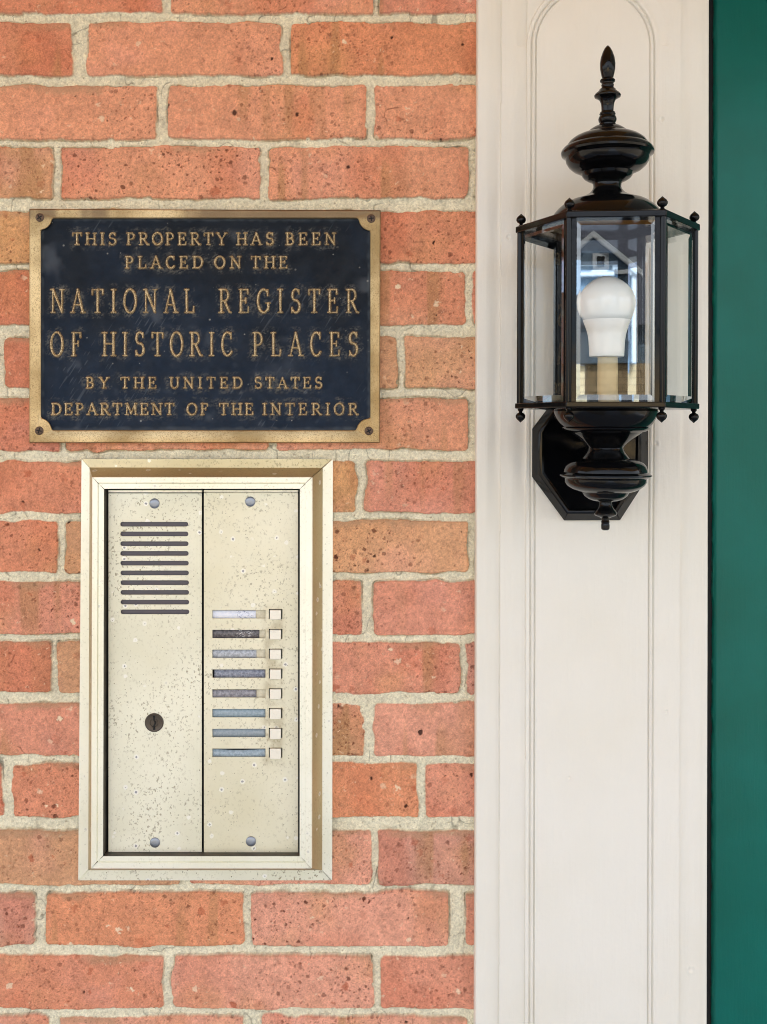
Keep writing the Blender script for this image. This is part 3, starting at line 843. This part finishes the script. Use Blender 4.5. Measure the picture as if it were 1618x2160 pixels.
back.obj("back_box", M["dark_gap"], ic)

def curve_plate(name, loops, d_front, thick, bev, mat, parent):
    cu = bpy.data.curves.new(name, 'CURVE'); cu.dimensions = '2D'; cu.fill_mode = 'BOTH'
    cu.extrude = thick / 2 - bev; cu.bevel_depth = bev; cu.bevel_resolution = 2; cu.offset = -bev
    for lp in loops:
        sp = cu.splines.new('POLY'); sp.points.add(len(lp) - 1); sp.use_cyclic_u = True
        for pt, (px, py) in zip(sp.points, lp):
            w = P(px, py, d_front); pt.co = (w[0], w[2], 0, 1)
    ob = bpy.data.objects.new(name, cu); COL.objects.link(ob)
    dg = bpy.context.evaluated_depsgraph_get()
    me = bpy.data.meshes.new_from_object(ob.evaluated_get(dg))
    bpy.data.objects.remove(ob); bpy.data.curves.remove(cu)
    n = len(me.vertices); a = np.empty(n * 3, np.float32); me.vertices.foreach_get("co", a); a = a.reshape(-1, 3)
    b = np.stack([a[:, 0], -(d_front - thick / 2) - a[:, 2], a[:, 1]], 1)
    me.vertices.foreach_set("co", b.astype(np.float32).ravel())
    me.materials.clear()
    return link(name, me, mat, parent, 30)

def rrect(x0, y0, x1, y1, r, n=6):
    L_ = []
    for cx, cy, a0 in ((x1 - r, y0 + r, -90), (x1 - r, y1 - r, 0), (x0 + r, y1 - r, 90), (x0 + r, y0 + r, 180)):
        for i in range(n + 1):
            a = R(a0 + 90 * i / n); L_.append((cx + r * math.cos(a), cy + r * math.sin(a)))
    return L_
PF = .0195
slots = [rrect(253.5 + .1 * k, 1101 + 20.55 * k, 397 + .25 * k, 1110.6 + 20.55 * k, 4.7) for k in range(10)]
spk = curve_plate("speaker_panel", [rrect(228.5, 1040.5, 425.6, 1797.5, 1.2)] + slots + [[(325.5 + 19.6 * math.cos(2 * math.pi * i / 40), 1524 + 19.6 * math.sin(2 * math.pi * i / 40)) for i in range(40)]],
                  PF, .0018, .0003, M["champagne_panel"], ic)
wins = [rrect(448, 1287 + 41.75 * k, 560, 1304.5 + 41.75 * k, .5, 1) for k in range(8)]
keyh = [rrect(567.2, 1285 + 41.75 * k, 595.6, 1306 + 41.75 * k, .6, 1) for k in range(8)]
btn = curve_plate("button_panel", [rrect(430, 1038.5, 629, 1798, 1.2)] + wins + keyh, PF, .0018, .0003, M["champagne_button_panel"], ic)
# folded lips at head and foot of both panels
for par, x0, x1 in ((spk, 228.5, 425.6), (btn, 430, 629)):
    a, b = P(x0, 1034, .0190), P(x1, 1038.6 if par is spk else 1037.3, .0190); b = (b[0], -.012, b[2]); MB().box(a, b).obj("folded_lip", M["champagne_trim"], par)
    a, b = P(x0, 1798.6, .0190), P(x1, 1801.2, .0190); b = (b[0], -.012, b[2]); MB().box(a, b).obj("folded_lip", M["champagne_trim"], par)
for k in range(10):
    a, b = P(250, 1098 + 20.55 * k, .0165), P(401, 1113.5 + 20.55 * k, .0150)
    MB().box(a, b).obj("speaker_slot", M["grille"], spk)
for x, y, p in ((326, 1062, spk), (327, 1777, spk), (528, 1058, btn), (529.5, 1774.5, btn)):
    screw(x, y, PF, 10.6, M["zinc_screw"], p, 'pan')
# key lock
c = P(325.5, 1524, PF); rr = 19.4 * SC
lk = MB().lathe([(rr, -.004), (rr, .0008), (rr * .9, .0014), (rr * .84, .0010), (rr * .46, .0010), (rr * .42, .0004), (rr * .40, .0009), (0, .0009)], c, 40, 'y').obj("key_lock", M["lock_metal"], spk, 35)
kh = MB()
pts = [(-2.2, 14.5), (2.2, 14.5), (1.6, 5), (4.5, 1.5), (4.2, -2), (2, -5), (2.4, -14.5), (-2.2, -14.5), (-1.8, -6), (.4, -2.5), (.8, 1), (-1.4, 5)]
kh.loops([[(c[0] + x * SC, c[1] - .0006, c[2] + z * SC) for x, z in pts], [(c[0] + x * SC, c[1] - .0015, c[2] + z * SC) for x, z in pts]], True, True)
kh.obj("keyhole", M["dark_gap"], lk)

# name cards and push buttons
def card_mat(name, a, b, var, sc=350):
    t = NT(name); f = t.noise(sc, 4, .65)
    c = t.mix(t.ramp(f, .36, .64), lin(a), lin(b))
    sp_ = t.new("ShaderNodeSeparateXYZ"); t.put(sp_, 0, t.tc.outputs["Object"])
    if name[-1] in "01":                              # faded, unreadable marks near the right end
        zone = t.math('MULTIPLY', t.ramp(sp_.outputs[0], .034, .040), t.ramp(sp_.outputs[0], .052, .056, 1, 0))
        mk = t.math('MULTIPLY', zone, t.ramp(t.noise(900, 3, stretch=(.6, 1, 1)), .54, .62))
        c = t.mix(t.math('MULTIPLY', mk, .8), c, lin((132, 140, 176)) if name[-1] == "0" else lin((222, 222, 222)))
    t.set(col=c, rough=.35); M[name] = t.m; return t.m
CARDS = [((226, 230, 244), (238, 240, 248), 540), ((78, 74, 76), (118, 114, 116), 547), ((156, 160, 166), (196, 200, 208), 541), ((112, 116, 130), (158, 162, 176), 561),
         ((120, 118, 124), (166, 164, 172), 541), ((140, 156, 166), (162, 178, 188), 561), ((138, 150, 158), (156, 166, 174), 561), ((136, 152, 164), (168, 184, 196), 561)]
card_mat("card_blank", (206, 196, 168), (220, 212, 188), 1)
names = ["pale card", "dark weathered card", "light grey card", "blue grey card", "grey card", "blank blue card", "blank grey card", "curled blue card"]
for k in range(8):
    y0 = 1287 + 41.75 * k; y1 = 1304.5 + 41.75 * k; ca, cb, xe = CARDS[k]
    m = card_mat("name_card_%d" % k, ca, cb, 1)
    mb = MB(); xs = 452 if k == 3 else 446
    n = 24
    V_ = []
    for i in range(n + 1):
        x = xs + (xe - xs) * i / n
        drop = 2.2 * math.sin(math.pi * i / n) if k == 7 else (.9 * abs(math.sin(i * .7)) if k == 4 else .3)
        bow = .0007 * math.sin(math.pi * i / n) * (1 if k in (0, 4, 7) else .4)
        V_ += [P(x, y0 - 1.5 + drop + (2 if k in (0, 4, 7) else 0), .0168 + bow), P(x, y1 + 1.5, .0168 + bow)]
    F_ = [(2 * i, 2 * i + 1, 2 * i + 3, 2 * i + 2) for i in range(n)]
    mb.add(V_, F_)
    o = mb.obj("name_card", m, btn, 60)
    s_ = o.modifiers.new("thick", 'SOLIDIFY'); s_.thickness = .0003
    o["label"] = names[k]
    hold = MB().box(P(445.5, y0 - 2.5, .0160), P(562.5, y1 + 2.5, .0150)); hold.obj("card_holder", M["card_blank"] if k in (0, 1, 2, 4) else M["dark_gap"], btn)
    a, b = P(569, y0 + .2, PF + .0018), P(594, y1 + .2, .014)
    bevelled(MB().box(a, b).obj("push_button", M["champagne_key"], btn), .0005, 2)

# ------------------------------------------------------------------ wall lantern
DA = .11                       # its axis, metres off the brick
SLt = SC * (DC - DA) / DC
AX, AY = (1279 - CX) * SLt, -DA
def lz(py): return ZC + (CY - py) * SLt
la = empty("wall_lantern", (AX, 0, lz(955)), "black hexagonal carriage lantern with clear glass panes and a white bulb on the cream pilaster", "lantern")
E = M["enamel"]
def spun(name, pts, parent=la, n=64, smooth=28, mat=None, dx=0, close=True):
    prof_ = [(max(r, 0) * SLt, lz(py)) for py, r in pts]
    return MB().lathe(prof_, (AX + dx * SLt, AY, 0), n).obj(name, mat or E, parent, smooth)
spun("finial", [(95.5, 0), (97, 2.5), (102, 6.5), (110, 10.5), (122, 14.6), (134, 16.2), (146, 15.8), (156, 13.8), (165, 11.6), (166.5, 13.5), (169, 15.8), (172, 16), (174.5, 13), (177, 12.2), (180, 13.4), (183, 12.4),
                (187, 13.2), (188.5, 17), (193, 19.5), (198, 26), (201.5, 28), (204.5, 27), (207, 22), (211, 17), (218, 14), (226, 13), (235, 12.6), (237, 15.5), (241, 17), (244, 15.6), (247, 18), (252, 19.2), (257, 18), (260, 15.6), (262, 17.5), (266, 17.5)], n=40, smooth=30)
spun("cap", [(264, 12), (265, 20), (268, 28), (273, 36), (278.5, 42.5), (281, 44.5), (282, 48), (285, 58), (290, 69), (297, 78.5), (304, 83.5), (308, 85), (311, 90.5), (317, 95.8), (322, 97), (326.5, 95.5), (330, 90), (333, 87.5),
             (341, 86), (350, 80.5), (358, 71), (363, 60), (365, 54), (366.5, 53), (371, 52), (376, 48), (381, 40), (384, 32.5), (388, 29.5), (395, 29), (401, 31.5), (408, 38), (414, 48), (419, 60), (423.5, 73), (425, 80), (427, 84), (433, 93.5), (441, 103), (449, 110), (457, 115), (466, 118), (478, 119)], n=72)

TH = R(5.5)
def hexv(k, rpx):
    a = TH + k * math.pi / 3
    return (AX + rpx * SLt * math.cos(a), AY - rpx * SLt * math.sin(a))
def hexloop(rpx, z): return [(*hexv(k, rpx), z) for k in range(6)]
zt0, zt1 = lz(489), lz(476)      # top plate
zb0, zb1 = lz(864), lz(851)      # bottom plate
zA, zB = zt0, zb1
mb = MB(); mb.loops([hexloop(120, zt0), hexloop(192, zt0), hexloop(192, zt1), hexloop(180, zt1 + 3 * SLt), hexloop(130, zt1 + 12 * SLt), hexloop(112, zt1 + 12 * SLt)])
bevelled(mb.obj("top_plate", E, la, 25), .0008, 2)
mb = MB(); mb.loops([hexloop(178, zb0), hexloop(192, zb0 + 2 * SLt), hexloop(192, zb1)], True, True)
bevelled(mb.obj("bottom_plate", E, la, 25), .0008, 2)
# corner posts: a round bead outside and a flange along each pane
for k in range(6):
    mb = MB()
    x, y = hexv(k, 182); mb.lathe([(6.2 * SLt, zB - .001), (6.2 * SLt, zA + .001)], (x, y, 0), 14)
    for s in (-1, 1):
        p = Vector((*hexv(k, 182), 0)); q = Vector((*hexv((k + s) % 6, 182), 0)); e = (q - p).normalized(); nrm = Vector((p.x - AX, p.y - AY, 0)) + Vector((q.x - AX, q.y - AY, 0)); nrm.normalize()
        a, b = p + e * (4 * SLt), p + e * (15 * SLt); w = nrm * (1.6 * SLt)
        V_ = [(v.x, v.y, z) for z in (zB, zA) for v in (a - w, b - w, b + w, a + w)]
        mb.add(V_, [(0, 1, 5, 4), (1, 2, 6, 5), (2, 3, 7, 6), (3, 0, 4, 7), (0, 3, 2, 1), (4, 5, 6, 7)])
    mb.obj("corner_post", E, la, 40)
    for z, s in ((zt1, 1), (zb0, -1)):                        # acorn knobs above and below each corner
        x, y = hexv(k, 180)
        pr_ = [(5.5, -3), (6.5, 1), (5, 3), (3.4, 5), (4.2, 7), (8, 9), (10.3, 13), (10.2, 17), (8, 21), (4.5, 24), (1.2, 27), (0, 28)]
        MB().lathe([(r * SLt, z + s * h_ * SLt) for r, h_ in pr_], (x, y, 0), 20).obj("corner_knob", E, la, 50)
# panes: a flat centre and a ground bevel round it
for k in range(6):
    p = Vector((*hexv(k, 180), 0)); q = Vector((*hexv((k + 1) % 6, 180), 0)); e = (q - p).normalized(); W = (q - p).length
    nrm = Vector((p.x + q.x - 2 * AX, p.y + q.y - 2 * AY, 0)).normalized()
    a0, a1 = 8 * SLt, W - 8 * SLt
    def pt(t_, z, n_): v = p + e * t_ + nrm * n_; return (v.x, v.y, z)
    if k == 4:
        mb = MB(); mb.loops([[pt(a0, zB, 0), pt(a1, zB, 0), pt(a1, zA, 0), pt(a0, zA, 0)], [pt(a0, zB, -.001), pt(a1, zB, -.001), pt(a1, zA, -.001), pt(a0, zA, -.001)]], True, True)
        mb.obj("back_panel", M.get("back_panel", E), la)
        continue
    bw_, g = 14 * SLt, .0014
    ou = [pt(a0, zB, 0), pt(a1, zB, 0), pt(a1, zA, 0), pt(a0, zA, 0)]
    im = [pt(a0 + bw_, zB + bw_, g), pt(a1 - bw_, zB + bw_, g), pt(a1 - bw_, zA - bw_, g), pt(a0 + bw_, zA - bw_, g)]
    mb = MB(); mb.loops([ou, im], True)
    o = mb.obj("glass_pane", [M["glass_edge"], M["glass"]], la)
    big = max(o.data.polygons, key=lambda f_: f_.area); big.material_index = 1
# lamp socket and bulb
spun("socket", [(752, 19), (754, 21), (848, 21), (851, 24), (858, 26)], n=32, mat=M["brass_sleeve"], dx=2)
bb = spun("bulb", [(582, 0), (583, 9), (587, 22), (594, 34), (603, 44.5), (614, 53), (627, 58.5), (640, 60.2), (653, 58.6), (665, 54.5), (675.5, 49.8)], n=48, smooth=180, mat=M["bulb_glass"])
spun("bulb_body", [(675.6, 49.9), (686, 46), (698, 41.8), (708, 39.4), (718, 38), (738, 36.8), (751, 36.2), (752.5, 35), (753.5, 20)], parent=bb, n=48, smooth=40, mat=M["bulb_body"])
spun("base_bowl", [(858, 96), (863, 107), (868, 108.5), (874, 107), (883, 103.5), (893, 97.5), (899, 92), (901, 90), (903, 91), (907, 88), (910, 82), (911.5, 76), (914, 73), (919, 66), (926, 56), (934, 46), (941, 38.5), (945, 36.5), (950, 37.5), (957, 42.5), (963, 47.5), (967, 50),
                   (969, 60), (972, 70), (977, 79), (984, 84.5), (991, 87), (996, 87.6), (998, 91), (1001, 95.5), (1003.5, 96), (1006, 93), (1008, 87), (1010, 85.5), (1017, 85), (1024, 81), (1031, 72), (1036, 60), (1038.5, 50), (1040, 48.5), (1046, 45), (1052, 37), (1056, 27), (1057.5, 15), (1059, 14)], n=72, dx=-1.5)
spun("tail_finial", [(1056, 13), (1062, 13), (1068, 14.5), (1073, 18), (1078, 22), (1082, 24), (1085, 23.6), (1088, 20), (1091, 12), (1093, 8), (1097, 7.4), (1101, 9), (1104, 8.2), (1107, 9), (1112, 9), (1116, 8.4), (1118, 6), (1118.5, 0)], n=32, dx=-1.5)
# arm and octagonal backplate
yw = -.0150
MB().tube([(AX - 1.5 * SLt, AY, lz(935)), (AX - 4 * SLt, AY + .04, lz(938)), (AX - 6 * SLt, yw - .012, lz(945))], [30 * SLt, 26 * SLt, 30 * SLt], 24).obj("arm", E, la, 60)
def octo(shr, d):
    pts = [(1190.5, 1098), (1308.5, 1097), (1367, 1006), (1367, 905), (1308.5, 814), (1190.5, 814), (1122.5, 905), (1122.5, 1006)]
    cx, cy = 1245, 956
    out = []
    for x, y in pts:
        fx, fy = (abs(x - cx) - shr) / abs(x - cx), (abs(y - cy) - shr * 1.0) / abs(y - cy)
        w = P(cx + (x - cx) * (1 - shr / 122), cy + (y - cy) * (1 - shr / 142), d); out.append(w)
    return out
mb = MB(); mb.loops([octo(0, .0148), octo(0, .018), octo(14, .0305), octo(17, .031), octo(22, .031), octo(24, .0275), octo(30, .0265)], True, True)
bevelled(mb.obj("backplate", E, la, 25), .0006, 2)
for sx in (1165,):
    c = P(sx, 882, .026); MB().lathe([(5 * SLt, -.002), (5 * SLt, .004), (3 * SLt, .006), (0, .0062)], c, 16, 'y').obj("mounting_nut", E, la, 40)
la.rotation_euler = (0, R(.2), 0)

# ------------------------------------------------------------------ across the street (seen mirrored in the lantern glass)
hs = empty("house", (0, -26, -.3), "blue gabled house with white trim above a tan block ground floor, across the road", "house")
MB().box((-9, -34, -.3), (3.5, -26, 3.1)).obj("block_wall", M["tan_block"], hs)
MB().box((-8.9, -33.9, 3.11), (3.4, -26.1, 4.1)).obj("siding", M["blue_siding"], hs)
MB().add([(-9.4, -25.7, 4.0), (3.9, -25.7, 4.0), (3.9, -30, 7.6), (-9.4, -30, 7.6), (-9.4, -34.3, 4.0), (3.9, -34.3, 4.0)], [(0, 1, 2, 3), (3, 2, 5, 4), (0, 3, 4), (1, 5, 2)]).obj("roof", M["slate_roof"], hs)
gx, gz = .15, 6.2
MB().box((gx - 1.0, -26.3, 3.105), (gx + 1.0, -25.85, gz - .9)).obj("bay", M["blue_siding"], hs)
dm = MB(); dm.add([(gx - 1.0, -25.85, gz - .88), (gx + 1.0, -25.85, gz - .88), (gx, -25.85, gz - .04), (gx - 1.0, -29, gz - .88), (gx + 1.0, -29, gz - .88), (gx, -29, gz - .04)], [(0, 1, 2), (0, 2, 5, 3), (1, 4, 5, 2), (3, 5, 4), (0, 3, 4, 1)])
dm.obj("gable", M["blue_siding"], hs)
for s in (-1, 1):
    a = Vector((gx, -25.8, gz + .06)); b = Vector((gx + s * 1.15, -25.8, gz - .92)); n_ = Vector((0, 0, -.15))
    V_ = [(p.x, y, p.z) for y in (-25.8, -25.6) for p in (a, b, b + n_, a + n_)]
    MB().add(V_, [(0, 1, 2, 3), (4, 7, 6, 5), (0, 4, 5, 1), (1, 5, 6, 2), (2, 6, 7, 3), (3, 7, 4, 0)]).obj("bargeboard", M["white_trim"], hs)
MB().box((gx - 1.0, -25.78, gz - .98), (gx + 1.0, -25.66, gz - .89)).obj("ledge", M["white_trim"], hs)
w_ = MB().box((gx - .02, -25.84, gz - .86), (gx + .36, -25.78, gz - .46)).obj("window", M["white_trim"], hs)
MB().box((gx + .08, -25.775, gz - .78), (gx + .26, -25.76, gz - .54)).obj("pane", M["window_dark"], w_)
MB().box((gx + .93, -25.84, 3.11), (gx + 1.03, -25.70, gz - .99)).obj("corner_board", M["white_trim"], hs)

print("scene built")
